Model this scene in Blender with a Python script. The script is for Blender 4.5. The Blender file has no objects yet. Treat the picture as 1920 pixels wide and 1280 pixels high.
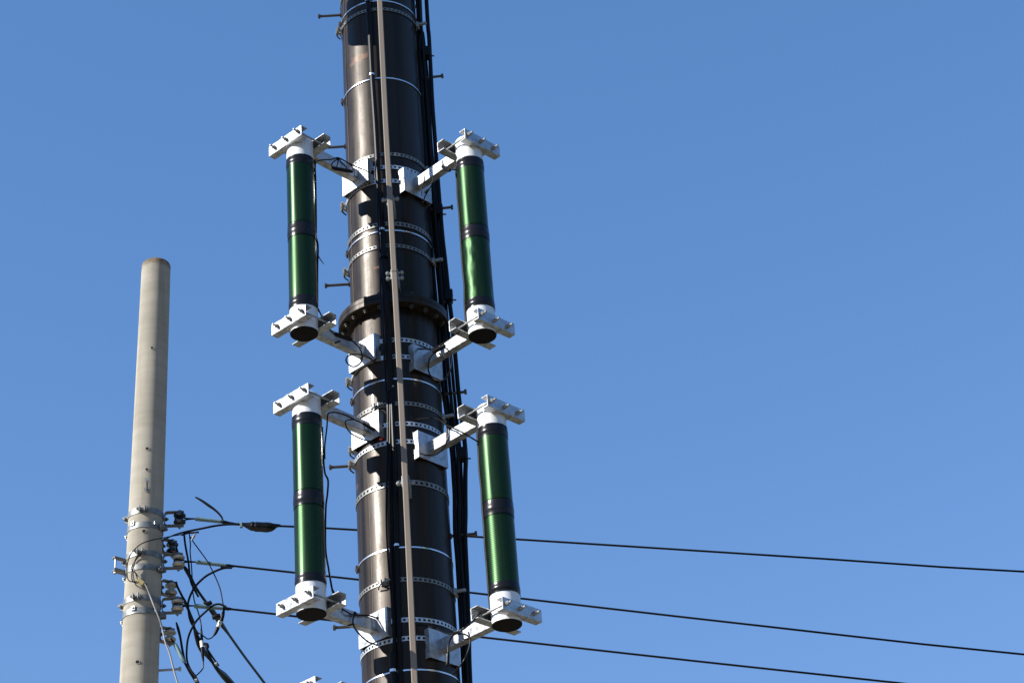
import bpy, bmesh, math, random
from mathutils import Vector, Matrix
rnd = random.Random(7)
R = math.radians
scene = bpy.context.scene
COL = scene.collection

# ------------------------------------------------------------------ camera
CAMZ = 1.6
FPX = 4050.0                      # focal length in photo pixels (1920 wide)
PITCH, ROLL = R(31.5), R(4.72)
R0 = Vector((1, 0, 0)); U0 = Vector((0, -math.sin(PITCH), math.cos(PITCH)))
CF = Vector((0, math.cos(PITCH), math.sin(PITCH)))
CR = R0*math.cos(ROLL) - U0*math.sin(ROLL)
CU = R0*math.sin(ROLL) + U0*math.cos(ROLL)
CP = Vector((0, 0, CAMZ))
cam = bpy.data.cameras.new('camera'); cam_o = bpy.data.objects.new('camera', cam); COL.objects.link(cam_o)
cam.sensor_width = 36.0; cam.lens = 36.0*FPX/1920.0; cam.clip_end = 5000; cam.clip_start = 0.1
m = Matrix((CR, CU, -CF)).transposed().to_4x4(); m.translation = CP
cam_o.matrix_world = m
scene.camera = cam_o
scene.render.resolution_x = 1024; scene.render.resolution_y = 682

# ------------------------------------------------------------------ light
SUN_AZ, SUN_EL = 63.5, 30.5       # degrees left of the mast-to-camera direction, elevation
sd = Vector((-math.sin(R(SUN_AZ))*math.cos(R(SUN_EL)), -math.cos(R(SUN_AZ))*math.cos(R(SUN_EL)), math.sin(R(SUN_EL))))
sun = bpy.data.lights.new('sun', 'SUN'); sun.energy = 5.0; sun.angle = R(0.5); sun.color = (1.0, 0.955, 0.89)
sun_o = bpy.data.objects.new('sun', sun); COL.objects.link(sun_o)
sun_o.rotation_euler = (-sd).to_track_quat('-Z', 'Y').to_euler()
SKY_SAT, SKY_GAM, SKY_TINT = 1.33, .635, (1.14, 1.14, 1.46)
world = bpy.data.worlds.new('World'); scene.world = world; world.use_nodes = True
wn = world.node_tree; wn.nodes.clear()
sky = wn.nodes.new('ShaderNodeTexSky'); sky.sky_type = 'NISHITA'; sky.sun_disc = False
sky.sun_elevation = R(SUN_EL); sky.sun_rotation = math.atan2(sd.x, sd.y)
sky.air_density = 1.0; sky.dust_density = 0.0; sky.ozone_density = 1.6; sky.altitude = 0
bg = wn.nodes.new('ShaderNodeBackground'); bg.inputs['Strength'].default_value = 0.115
wo = wn.nodes.new('ShaderNodeOutputWorld')
hs = wn.nodes.new('ShaderNodeHueSaturation'); hs.inputs['Saturation'].default_value = SKY_SAT
gmn = wn.nodes.new('ShaderNodeGamma'); gmn.inputs['Gamma'].default_value = SKY_GAM
tn = wn.nodes.new('ShaderNodeVectorMath'); tn.operation = 'MULTIPLY'; tn.inputs[1].default_value = SKY_TINT
wn.links.new(sky.outputs[0], hs.inputs['Color']); wn.links.new(hs.outputs[0], gmn.inputs['Color']); wn.links.new(gmn.outputs[0], tn.inputs[0]); wn.links.new(tn.outputs[0], bg.inputs[0]); wn.links.new(bg.outputs[0], wo.inputs[0])
scene.view_settings.view_transform = 'Standard'; scene.view_settings.look = 'None'
scene.view_settings.exposure = 0.95; scene.view_settings.gamma = 1.0

# ------------------------------------------------------------------ helpers
def at(px, py, Y):
    d = CF + CR*((px-960)/FPX) + CU*((640-py)/FPX)
    return CP + d*(Y/d.y)
def z_at(X, Y, py):
    a = lambda v: v.dot(CU)*FPX + (py-640)*v.dot(CF)
    return CAMZ - a(Vector((X, Y, 0)))/a(Vector((0, 0, 1)))

def tag(o, label=None, cat=None, group=None, kind=None):
    if label: o['label'] = label
    if cat: o['category'] = cat
    if group: o['group'] = group
    if kind: o['kind'] = kind
    return o
def empty(name, loc, rz=0):
    o = bpy.data.objects.new(name, None); COL.objects.link(o)
    o.location = loc; o.rotation_euler = (0, 0, rz); o.empty_display_size = .1
    return o

class MB:
    def __init__(s): s.v = []; s.f = []; s.sm = []
    def add(s, vs, fs, smooth=False):
        b = len(s.v); s.v += [tuple(v) for v in vs]
        s.f += [tuple(b+i for i in f) for f in fs]; s.sm += [smooth]*len(fs)
        return s
    def box(s, x0, x1, y0, y1, z0, z1, M=None):
        vs = [Vector((x, y, z)) for x in (x0, x1) for y in (y0, y1) for z in (z0, z1)]
        if M: vs = [M @ v for v in vs]
        return s.add(vs, [(0,1,3,2),(4,6,7,5),(0,4,5,1),(2,3,7,6),(0,2,6,4),(1,5,7,3)])
    def lathe(s, prof, seg=48, M=None, cap=True):
        vs = []; fs = []
        for (r, z) in prof:
            for i in range(seg):
                a = 2*math.pi*i/seg; vs.append(Vector((r*math.cos(a), r*math.sin(a), z)))
        for k in range(len(prof)-1):
            for i in range(seg):
                j = (i+1) % seg
                fs.append((k*seg+i, k*seg+j, (k+1)*seg+j, (k+1)*seg+i))
        if M: vs = [M @ v for v in vs]
        s.add(vs, fs, True)
        if cap:
            n = len(prof)-1; b = len(s.v)-len(vs)
            s.f.append(tuple(b+i for i in reversed(range(seg)))); s.sm.append(False)
            s.f.append(tuple(b+n*seg+i for i in range(seg))); s.sm.append(False)
        return s
    def prism(s, poly, y0, y1, M=None):   # poly in (x,z), extruded along y
        n = len(poly)
        vs = [Vector((x, y0, z)) for x, z in poly] + [Vector((x, y1, z)) for x, z in poly]
        if M: vs = [M @ v for v in vs]
        fs = [(i, (i+1) % n, n+(i+1) % n, n+i) for i in range(n)]
        fs += [tuple(reversed(range(n))), tuple(range(n, 2*n))]
        return s.add(vs, fs)
    def rod(s, p, q, r, seg=12, smooth=True):
        p = Vector(p); q = Vector(q); d = q-p
        M = Matrix.Translation(p) @ d.to_track_quat('Z', 'Y').to_matrix().to_4x4()
        b = len(s.f)
        s.lathe([(r, 0), (r, d.length)], seg, M)
        if not smooth:
            for i in range(b, len(s.f)): s.sm[i] = False
        return s
    def tube(s, pts, r, seg=10, sub=6):
        pts = [Vector(p) for p in pts]
        rs = list(r) if isinstance(r, (list, tuple)) else [r]*len(pts)
        P = []; RR = []
        if sub > 1 and len(pts) > 2:
            for i in range(len(pts)-1):
                a = pts[max(i-1, 0)]; b = pts[i]; c = pts[i+1]; d = pts[min(i+2, len(pts)-1)]
                for k in range(sub):
                    t = k/sub
                    P.append(.5*((2*b)+(c-a)*t+(2*a-5*b+4*c-d)*t*t+(3*b-a-3*c+d)*t**3)); RR.append(rs[i]*(1-t)+rs[i+1]*t)
            P.append(pts[-1]); RR.append(rs[-1])
        else: P = pts; RR = rs
        nrm = None; vs = []
        for i, p in enumerate(P):
            t = (P[min(i+1, len(P)-1)]-P[max(i-1, 0)]).normalized()
            if nrm is None:
                nrm = t.orthogonal().normalized()
            else:
                nrm = nrm - t*nrm.dot(t)
                nrm = nrm.normalized() if nrm.length > 1e-6 else t.orthogonal().normalized()
            bn = t.cross(nrm)
            for k in range(seg):
                a = 2*math.pi*k/seg; vs.append(p+(nrm*math.cos(a)+bn*math.sin(a))*RR[i])
        fs = [(i*seg+k, i*seg+(k+1) % seg, (i+1)*seg+(k+1) % seg, (i+1)*seg+k) for i in range(len(P)-1) for k in range(seg)]
        n = len(P)-1
        s.add(vs, fs, True)
        b = len(s.v)-len(vs)
        s.f.append(tuple(b+i for i in reversed(range(seg)))); s.sm.append(False)
        s.f.append(tuple(b+n*seg+i for i in range(seg))); s.sm.append(False)
        return s
    def bar(s, pts, b, w, t):            # flat bar: width w along b, thickness t
        pts = [Vector(p) for p in pts]; b = Vector(b).normalized(); vs = []
        for i, p in enumerate(pts):
            tg = (pts[min(i+1, len(pts)-1)]-pts[max(i-1, 0)]).normalized()
            n = tg.cross(b).normalized()
            vs += [p+b*w/2+n*t/2, p-b*w/2+n*t/2, p-b*w/2-n*t/2, p+b*w/2-n*t/2]
        fs = [(i*4+k, i*4+(k+1) % 4, (i+1)*4+(k+1) % 4, (i+1)*4+k) for i in range(len(pts)-1) for k in range(4)]
        n = (len(pts)-1)*4
        fs += [(3, 2, 1, 0), (n, n+1, n+2, n+3)]
        return s.add(vs, fs)
    def build(s, name, mat, parent=None, origin=None, bevel=0, solid=0):
        vs = s.v
        if origin is not None:
            o = Vector(origin); vs = [tuple(Vector(v)-o) for v in vs]
        me = bpy.data.meshes.new(name); me.from_pydata(vs, [], s.f)
        me.polygons.foreach_set('use_smooth', s.sm)
        bm = bmesh.new(); bm.from_mesh(me); bmesh.ops.recalc_face_normals(bm, faces=bm.faces); bm.to_mesh(me); bm.free()
        me.materials.append(mat); me.update()
        if any(s.sm): me.set_sharp_from_angle(angle=R(32))
        ob = bpy.data.objects.new(name, me); COL.objects.link(ob)
        if origin is not None: ob.location = origin
        if parent: ob.parent = parent
        if solid:
            md = ob.modifiers.new('thickness', 'SOLIDIFY'); md.thickness = solid; md.offset = 1
        if bevel:
            md = ob.modifiers.new('bevel', 'BEVEL'); md.width = bevel; md.segments = 2; md.limit_method = 'ANGLE'; md.angle_limit = R(40)
        return ob

# ------------------------------------------------------------------ materials
def mat(name, col, rough=.5, metal=0., coat=0., var=0., vscale=(8,8,8), bump=0., bscale=60., coat_rough=.1, rvar=0., spec=.5):
    m_ = bpy.data.materials.new(name); m_.use_nodes = True; nt = m_.node_tree; N = nt.nodes; L = nt.links
    b = N['Principled BSDF']
    b.inputs['Base Color'].default_value = (*col, 1); b.inputs['Roughness'].default_value = rough
    b.inputs['Metallic'].default_value = metal; b.inputs['Coat Weight'].default_value = coat
    b.inputs['Coat Roughness'].default_value = coat_rough; b.inputs['Specular IOR Level'].default_value = spec
    tc = N.new('ShaderNodeTexCoord'); mp = N.new('ShaderNodeMapping'); mp.inputs['Scale'].default_value = vscale
    L.new(tc.outputs['Object'], mp.inputs[0])
    nz = N.new('ShaderNodeTexNoise'); nz.inputs['Scale'].default_value = 1.0; nz.inputs['Detail'].default_value = 8; nz.inputs['Roughness'].default_value = .6
    L.new(mp.outputs[0], nz.inputs['Vector'])
    if var:
        mr = N.new('ShaderNodeMapRange'); mr.inputs[1].default_value = .3; mr.inputs[2].default_value = .7
        mr.inputs[3].default_value = 1-var; mr.inputs[4].default_value = 1+var
        L.new(nz.outputs[0], mr.inputs[0])
        mx = N.new('ShaderNodeVectorMath'); mx.operation = 'SCALE'; mx.inputs[0].default_value = col
        L.new(mr.outputs[0], mx.inputs['Scale']); L.new(mx.outputs[0], b.inputs['Base Color'])
    if rvar:
        mr2 = N.new('ShaderNodeMapRange'); mr2.inputs[1].default_value = .3; mr2.inputs[2].default_value = .7
        mr2.inputs[3].default_value = max(rough-rvar, .03); mr2.inputs[4].default_value = rough+rvar
        L.new(nz.outputs[0], mr2.inputs[0]); L.new(mr2.outputs[0], b.inputs['Roughness'])
    if bump:
        n2 = N.new('ShaderNodeTexNoise'); n2.inputs['Scale'].default_value = bscale; n2.inputs['Detail'].default_value = 6
        L.new(tc.outputs['Object'], n2.inputs['Vector'])
        bp = N.new('ShaderNodeBump'); bp.inputs['Strength'].default_value = bump; bp.inputs['Distance'].default_value = .002
        L.new(n2.outputs[0], bp.inputs['Height']); L.new(bp.outputs[0], b.inputs['Normal'])
    return m_

M_galv = mat('galvanised_steel', (.40, .405, .41), .34, .75, var=.28, vscale=(30,30,30), bump=.12, bscale=90, rvar=.1)
M_zinc = mat('dull_zinc', (.27, .28, .275), .5, .5, var=.25, vscale=(25,25,25), bump=.2, bscale=120)
M_band = mat('perforated_band_steel', (.20, .203, .19), .45, .5, var=.2, vscale=(12,12,12))
M_bandbright = mat('bright_band_steel', (.50, .53, .56), .4, .5, var=.12, vscale=(12,12,12))
M_pfit = mat('weathered_pole_fitting', (.20, .207, .20), .5, .5, var=.3, vscale=(30,30,30), bump=.2, bscale=120)
M_strap = mat('stainless_strap', (.80, .82, .84), .25, .9, var=.06)
M_cap = mat('white_cap', (.64, .65, .655), .38, .0, coat=.3, var=.04)
M_tape = mat('black_tape', (.006, .006, .007), .27, 0, bump=.3, bscale=40, rvar=.08, spec=.25)
M_rubber = mat('black_cable', (.006, .006, .007), .4, 0, bump=.1, bscale=60, spec=.12)
M_cable = mat('dark_cable', (.010, .009, .008), .5, spec=.15)
M_under = mat('dark_cap', (.005, .0045, .004), .7, var=.2, spec=.1)
M_bolt = mat('weathered_bolt', (.05, .046, .038), .5, .5, var=.4, vscale=(60,60,60))
M_dark = mat('dark_brown_steel', (.035, .028, .022), .45, 0, var=.3)
M_black = mat('hole_shade', (.004, .004, .004), .9)
M_conduit = mat('beige_conduit', (.185, .150, .115), .55, 0, var=.08, vscale=(4,4,1))
M_porc = mat('porcelain', (.37, .345, .285), .25, 0, coat=.5, var=.15, vscale=(20,20,20))
M_navy = mat('dark_glaze', (.012, .018, .03), .25, 0, coat=.5)
M_clevis = mat('grey_clevis', (.17, .165, .15), .6, .3, var=.25, vscale=(20,20,20), bump=.2)
M_sleeve = mat('green_grey_sleeve', (.11, .18, .19), .5, 0, var=.3, vscale=(60,60,60), bump=.5, bscale=150)
M_grey = mat('grey_insulation', (.20, .19, .175), .5)
M_tag = mat('white_tag', (.62, .60, .54), .5)
M_ybox = mat('yellow_bakelite', (.50, .38, .16), .5, var=.2)
M_red = mat('red_plastic', (.5, .02, .02), .4)

# painted mast with vertical streaks, faint seams and rust patches of their own shape
def mast_mat():
    m_ = bpy.data.materials.new('brown_mast_paint'); m_.use_nodes = True; nt = m_.node_tree; N = nt.nodes; L = nt.links
    b = N['Principled BSDF']
    tc = N.new('ShaderNodeTexCoord')
    mp = N.new('ShaderNodeMapping'); mp.inputs['Scale'].default_value = (22, 22, .5); L.new(tc.outputs['Object'], mp.inputs[0])
    n1 = N.new('ShaderNodeTexNoise'); n1.inputs['Scale'].default_value = 1; n1.inputs['Detail'].default_value = 5; L.new(mp.outputs[0], n1.inputs['Vector'])
    n2 = N.new('ShaderNodeTexNoise'); n2.inputs['Scale'].default_value = 5; n2.inputs['Detail'].default_value = 10; n2.inputs['Roughness'].default_value = .7; L.new(tc.outputs['Object'], n2.inputs['Vector'])
    cr = N.new('ShaderNodeValToRGB'); cr.color_ramp.elements[0].position = .32; cr.color_ramp.elements[1].position = .7
    cr.color_ramp.elements[0].color = (.010, .0075, .0056, 1); cr.color_ramp.elements[1].color = (.028, .0210, .0162, 1)
    L.new(n1.outputs[0], cr.inputs[0])
    # rust blotches: centres in mast space
    def blotch(c, s, th):
        mpb = N.new('ShaderNodeMapping'); mpb.vector_type = 'TEXTURE'
        mpb.inputs['Location'].default_value = c; mpb.inputs['Scale'].default_value = s
        L.new(tc.outputs['Object'], mpb.inputs[0])
        ln = N.new('ShaderNodeVectorMath'); ln.operation = 'LENGTH'; L.new(mpb.outputs[0], ln.inputs[0])
        ad = N.new('ShaderNodeMath'); ad.operation = 'MULTIPLY_ADD'; ad.inputs[1].default_value = 1.6
        n3 = N.new('ShaderNodeTexNoise'); n3.inputs['Scale'].default_value = 26; n3.inputs['Detail'].default_value = 8; L.new(tc.outputs['Object'], n3.inputs['Vector'])
        L.new(n3.outputs[0], ad.inputs[0]); L.new(ln.outputs['Value'], ad.inputs[2])
        mr = N.new('ShaderNodeMapRange'); mr.inputs[1].default_value = th+.28; mr.inputs[2].default_value = th; L.new(ad.outputs[0], mr.inputs[0])
        return mr.outputs[0]
    prev = cr.outputs[0]
    for c, s, th in BLOTCH:
        mx = N.new('ShaderNodeMix'); mx.data_type = 'RGBA'; L.new(blotch(c, s, th), mx.inputs[0])
        L.new(prev, mx.inputs[6]); mx.inputs[7].default_value = (.10, .052, .032, 1); prev = mx.outputs[2]
    # fine pale specks
    vo = N.new('ShaderNodeTexVoronoi'); vo.inputs['Scale'].default_value = 14; vo.inputs['Randomness'].default_value = 1; L.new(tc.outputs['Object'], vo.inputs['Vector'])
    sp = N.new('ShaderNodeMapRange'); sp.inputs[1].default_value = .055; sp.inputs[2].default_value = .04; L.new(vo.outputs['Distance'], sp.inputs[0])
    sp2 = N.new('ShaderNodeMath'); sp2.operation = 'GREATER_THAN'; sp2.inputs[1].default_value = .82; L.new(vo.outputs['Color'], sp2.inputs[0])
    sp3 = N.new('ShaderNodeMath'); sp3.operation = 'MULTIPLY'; L.new(sp.outputs[0], sp3.inputs[0]); L.new(sp2.outputs[0], sp3.inputs[1])
    mx = N.new('ShaderNodeMix'); mx.data_type = 'RGBA'; L.new(sp3.outputs[0], mx.inputs[0]); L.new(prev, mx.inputs[6]); mx.inputs[7].default_value = (.3, .27, .24, 1)
    L.new(mx.outputs[2], b.inputs['Base Color'])
    mr = N.new('ShaderNodeMapRange'); mr.inputs[1].default_value = .38; mr.inputs[2].default_value = .62; mr.inputs[3].default_value = .27; mr.inputs[4].default_value = .50
    am = N.new('ShaderNodeMath'); am.operation = 'ADD'; L.new(n2.outputs[0], am.inputs[0]); L.new(n1.outputs[0], am.inputs[1])
    am2 = N.new('ShaderNodeMath'); am2.operation = 'MULTIPLY'; am2.inputs[1].default_value = .5; L.new(am.outputs[0], am2.inputs[0])
    L.new(am2.outputs[0], mr.inputs[0]); L.new(mr.outputs[0], b.inputs['Roughness'])
    b.inputs['Specular IOR Level'].default_value = .21; b.inputs['Specular Tint'].default_value = (1, .90, .80, 1)
    b.inputs['Coat Weight'].default_value = .03; b.inputs['Coat Roughness'].default_value = .06
    bp = N.new('ShaderNodeBump'); bp.inputs['Strength'].default_value = .5; bp.inputs['Distance'].default_value = .003
    mp3 = N.new('ShaderNodeMapping'); mp3.inputs['Scale'].default_value = (12, 12, 2.2); L.new(tc.outputs['Object'], mp3.inputs[0])
    n4 = N.new('ShaderNodeTexNoise'); n4.inputs['Scale'].default_value = 1; n4.inputs['Detail'].default_value = 7; L.new(mp3.outputs[0], n4.inputs['Vector'])
    L.new(n4.outputs[0], bp.inputs['Height']); L.new(bp.outputs[0], b.inputs['Normal'])
    return m_

def tube_mat(name, dent=0., ws=40.):
    m_ = bpy.data.materials.new(name); m_.use_nodes = True; nt = m_.node_tree; N = nt.nodes; L = nt.links
    b = N['Principled BSDF']; tc = N.new('ShaderNodeTexCoord')
    wv = N.new('ShaderNodeTexWave'); wv.wave_type = 'BANDS'; wv.bands_direction = 'Z'; wv.inputs['Scale'].default_value = ws; wv.inputs['Distortion'].default_value = 0
    wv.inputs['Detail'].default_value = 0
    L.new(tc.outputs['Object'], wv.inputs['Vector'])
    cr = N.new('ShaderNodeValToRGB'); cr.color_ramp.elements[0].position = .1; cr.color_ramp.elements[1].position = .75
    cr.color_ramp.elements[0].color = (.006, .022, .0068, 1); cr.color_ramp.elements[1].color = (.0165, .045, .0145, 1)
    L.new(wv.outputs[0], cr.inputs[0]); L.new(cr.outputs[0], b.inputs['Base Color'])
    b.inputs['Metallic'].default_value = .8
    mpr = N.new('ShaderNodeMapping'); mpr.inputs['Scale'].default_value = (30, 30, 1.5); L.new(tc.outputs['Object'], mpr.inputs[0])
    nr = N.new('ShaderNodeTexNoise'); nr.inputs['Scale'].default_value = 1; nr.inputs['Detail'].default_value = 4; L.new(mpr.outputs[0], nr.inputs['Vector'])
    rr = N.new('ShaderNodeMapRange'); rr.inputs[1].default_value = .35; rr.inputs[2].default_value = .65; rr.inputs[3].default_value = .22; rr.inputs[4].default_value = .42
    L.new(nr.outputs[0], rr.inputs[0]); L.new(rr.outputs[0], b.inputs['Roughness'])
    b.inputs['Coat Weight'].default_value = .06; b.inputs['Coat Roughness'].default_value = .08; b.inputs['Coat Tint'].default_value = (.95, 1, .75, 1)
    bp = N.new('ShaderNodeBump'); bp.inputs['Strength'].default_value = .3; bp.inputs['Distance'].default_value = .001
    L.new(wv.outputs[0], bp.inputs['Height'])
    n = N.new('ShaderNodeTexNoise'); n.inputs['Scale'].default_value = 5; n.inputs['Detail'].default_value = 2
    mp = N.new('ShaderNodeMapping'); mp.inputs['Scale'].default_value = (1.6, 1.6, .9 if dent else .25)
    L.new(tc.outputs['Object'], mp.inputs[0]); L.new(mp.outputs[0], n.inputs['Vector'])
    bp2 = N.new('ShaderNodeBump'); bp2.inputs['Strength'].default_value = 1; bp2.inputs['Distance'].default_value = dent if dent else .0006
    L.new(n.outputs[0], bp2.inputs['Height']); L.new(bp.outputs[0], bp2.inputs['Normal']); L.new(bp2.outputs[0], b.inputs['Normal'])
    return m_
M_green = tube_mat('green_wound_tube'); M_green2 = tube_mat('green_coarse_wound_tube', 0, 29.); M_greend = tube_mat('green_tube_creased', .022)

def concrete_mat():
    m_ = bpy.data.materials.new('pole_concrete'); m_.use_nodes = True; nt = m_.node_tree; N = nt.nodes; L = nt.links
    b = N['Principled BSDF']; tc = N.new('ShaderNodeTexCoord')
    mp = N.new('ShaderNodeMapping'); mp.inputs['Scale'].default_value = (3, 3, 22); L.new(tc.outputs['Object'], mp.inputs[0])
    n1 = N.new('ShaderNodeTexNoise'); n1.inputs['Scale'].default_value = 1; n1.inputs['Detail'].default_value = 8; n1.inputs['Roughness'].default_value = .65; L.new(mp.outputs[0], n1.inputs['Vector'])
    n2 = N.new('ShaderNodeTexNoise'); n2.inputs['Scale'].default_value = 3; n2.inputs['Detail'].default_value = 9; L.new(tc.outputs['Object'], n2.inputs['Vector'])
    mx = N.new('ShaderNodeMath'); mx.operation = 'ADD'; L.new(n1.outputs[0], mx.inputs[0]); L.new(n2.outputs[0], mx.inputs[1])
    cr = N.new('ShaderNodeValToRGB'); cr.color_ramp.elements[0].position = .7; cr.color_ramp.elements[1].position = 1.3
    mr0 = N.new('ShaderNodeMapRange'); mr0.inputs[1].default_value = .75; mr0.inputs[2].default_value = 1.25; L.new(mx.outputs[0], mr0.inputs[0])
    cr.color_ramp.elements[0].position = 0; cr.color_ramp.elements[1].position = 1
    cr.color_ramp.elements[0].color = (.345, .316, .254, 1); cr.color_ramp.elements[1].color = (.435, .402, .332, 1)
    L.new(mr0.outputs[0], cr.inputs[0])
    mps = N.new('ShaderNodeMapping'); mps.inputs['Scale'].default_value = (16, 16, 1.1); L.new(tc.outputs['Object'], mps.inputs[0])
    ns = N.new('ShaderNodeTexNoise'); ns.inputs['Scale'].default_value = 1; ns.inputs['Detail'].default_value = 6; ns.inputs['Roughness'].default_value = .6; L.new(mps.outputs[0], ns.inputs['Vector'])
    rs = N.new('ShaderNodeMapRange'); rs.inputs[1].default_value = .52; rs.inputs[2].default_value = .72; rs.inputs[4].default_value = .55; L.new(ns.outputs[0], rs.inputs[0])
    mst = N.new('ShaderNodeMix'); mst.data_type = 'RGBA'; L.new(rs.outputs[0], mst.inputs[0]); L.new(cr.outputs[0], mst.inputs[6]); mst.inputs[7].default_value = (.25, .215, .16, 1)
    # brown lichen on the rounded crown
    sx = N.new('ShaderNodeSeparateXYZ'); L.new(tc.outputs['Object'], sx.inputs[0])
    n3 = N.new('ShaderNodeTexNoise'); n3.inputs['Scale'].default_value = 38; n3.inputs['Detail'].default_value = 6; L.new(tc.outputs['Object'], n3.inputs['Vector'])
    ma = N.new('ShaderNodeMath'); ma.operation = 'MULTIPLY_ADD'; ma.inputs[1].default_value = .09; L.new(n3.outputs[0], ma.inputs[0]); L.new(sx.outputs['Z'], ma.inputs[2])
    mr = N.new('ShaderNodeMapRange'); mr.inputs[1].default_value = CTOP-.03; mr.inputs[2].default_value = CTOP+.03; L.new(ma.outputs[0], mr.inputs[0])
    mc = N.new('ShaderNodeMix'); mc.data_type = 'RGBA'; L.new(mr.outputs[0], mc.inputs[0]); L.new(mst.outputs[2], mc.inputs[6]); mc.inputs[7].default_value = (.17, .115, .06, 1)
    L.new(mc.outputs[2], b.inputs['Base Color']); b.inputs['Roughness'].default_value = .85; b.inputs['Diffuse Roughness'].default_value = .6; b.inputs['Specular IOR Level'].default_value = .25
    bp = N.new('ShaderNodeBump'); bp.inputs['Strength'].default_value = .5; bp.inputs['Distance'].default_value = .003
    L.new(n1.outputs[0], bp.inputs['Height']); L.new(bp.outputs[0], b.inputs['Normal'])
    return m_

# ------------------------------------------------------------------ ground
gm = mat('dark_grass', (.035, .04, .022), .9, 0, var=.3, vscale=(.6,.6,.6), bump=.6, bscale=25)
g = MB(); g.add([(-1500,-1500,0),(1500,-1500,0),(1500,1500,0),(-1500,1500,0)], [(0,1,2,3)])
tag(g.build('ground', gm), kind='structure')
# added, unseen: gravel yard bounces light onto undersides, wooded rise blocks low sky fill
g = MB(); N_ = 48; g.add([(-5.2+10*(1+.12*math.sin(3*k)+.06*math.sin(7*k))*math.cos(2*math.pi*k/N_), 9.5+10*(1+.1*math.sin(5*k))*math.sin(2*math.pi*k/N_), .004) for k in range(N_)], [tuple(range(N_))])
tag(g.build('bounce_gravel_yard', mat('pale_bounce_gravel', (.46, .38, .28), .95, 0, var=.35, vscale=(9,9,9), bump=.8, bscale=60)), kind='structure')
g = MB(); vs = []; fs = []; N_ = 180; rings = [(62, 0, 0), (70, 7, 3), (84, 13, 4), (104, 17, 4), (140, 10, 5), (200, 0, 0)]
for r_, h_, v_ in rings:
    for k in range(N_):
        a = 2*math.pi*k/N_; hh = h_+v_*(.5*math.sin(3*a+r_)+.3*math.sin(11*a+r_*.3)+.4*(rnd.random()-.5))
        vs.append((r_*math.cos(a), r_*math.sin(a), max(hh, -.3)))
for i in range(len(rings)-1):
    for k in range(N_):
        fs.append((i*N_+k, i*N_+(k+1) % N_, (i+1)*N_+(k+1) % N_, (i+1)*N_+k))
g.add(vs, fs, True)
tag(g.build('sky_block_hills', mat('sky_block_slope', (.035, .05, .022), .95, 0, var=.5, vscale=(.4,.4,.4), bump=1, bscale=2)), kind='structure')  # added ring of slopes, holds back sky light near the horizon

# ------------------------------------------------------------------ steel mast
MX, MY = -.72, 11.3
def mr_(z): return .2555+(11.04-z)*.0044
VA = R(3.65)                                   # azimuth of the camera seen from the mast
def mast_z(py, extra=0.): # height of something on the mast whose front shows at photo row py
    return z_at(MX+(.262+extra)*math.sin(VA), MY-(.262+extra)*math.cos(VA), py)
def pol(az, r, z): return Vector((r*math.sin(R(az)), -r*math.cos(R(az)), z))   # mast-local, az right of -Y
zf0, zf1 = mast_z(564, .08), mast_z(547, .08)   # flange bottom / top
BLOTCH = [((pol(-31, .255, mast_z(98)))[:], (.10, .10, .05), 1.25),
          ((pol(-12, .262, mast_z(497)))[:], (.10, .06, .018), 1.15),
          ((pol(-74, .262, mast_z(880)))[:], (.03, .05, .03), 1.2)]
M_mast = mast_mat()
mast = empty('steel_mast', (MX, MY, 0))
tag(mast, 'tall dark brown painted steel mast ringed with metal bands and a bolted flange', 'mast')
ZTOP = 14.2
s = MB(); s.lathe([(mr_(0), -.3), (mr_(zf0), zf0-.001)], 96); s.build('lower_shaft', M_mast, mast)
s = MB(); s.lathe([(mr_(zf1)-.003, zf1+.001), (mr_(ZTOP)-.003, ZTOP)], 96); s.build('upper_shaft', M_mast, mast)
for az_, z0_, z1_ in ((-61, zf1, ZTOP), (-41.5, 0, zf0)):
    s = MB(); s.tube([pol(az_, mr_(z0_+(z1_-z0_)*k/40)-.0016+rnd.uniform(-.0004, .0004), z0_+(z1_-z0_)*k/40) for k in range(41)], .0034, 8, 1); s.build('weld_seam', M_mast, mast)
zm = (zf0+zf1)/2
fl = MB()
FR = .342
fl.lathe([(.2, zf0), (FR-.003, zf0), (FR, zf0+.003), (FR, zm-.002), (FR-.003, zm-.0005), (FR-.003, zm+.0005), (FR, zm+.002), (FR, zf1-.003), (FR-.003, zf1), (.2, zf1)], 96)
flo = fl.build('flange', M_mast, mast)
for k in range(20):
    a = 7+18*k
    b = MB(); p = pol(a, .308, zf0)
    b.rod(p+Vector((0,0,-.018)), p+Vector((0,0,.0)), .0175, 6, False)
    b.rod(p+Vector((0,0,-.027)), p+Vector((0,0,-.018)), .010, 10)
    b.build('flange_bolt', M_bolt, flo, bevel=.002)
    b = MB(); q = pol(a, .308, zf1); b.rod(q, q+Vector((0,0,.022)), .017, 6, False)
    b.build('flange_nut', M_bolt, flo, bevel=.002)

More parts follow.
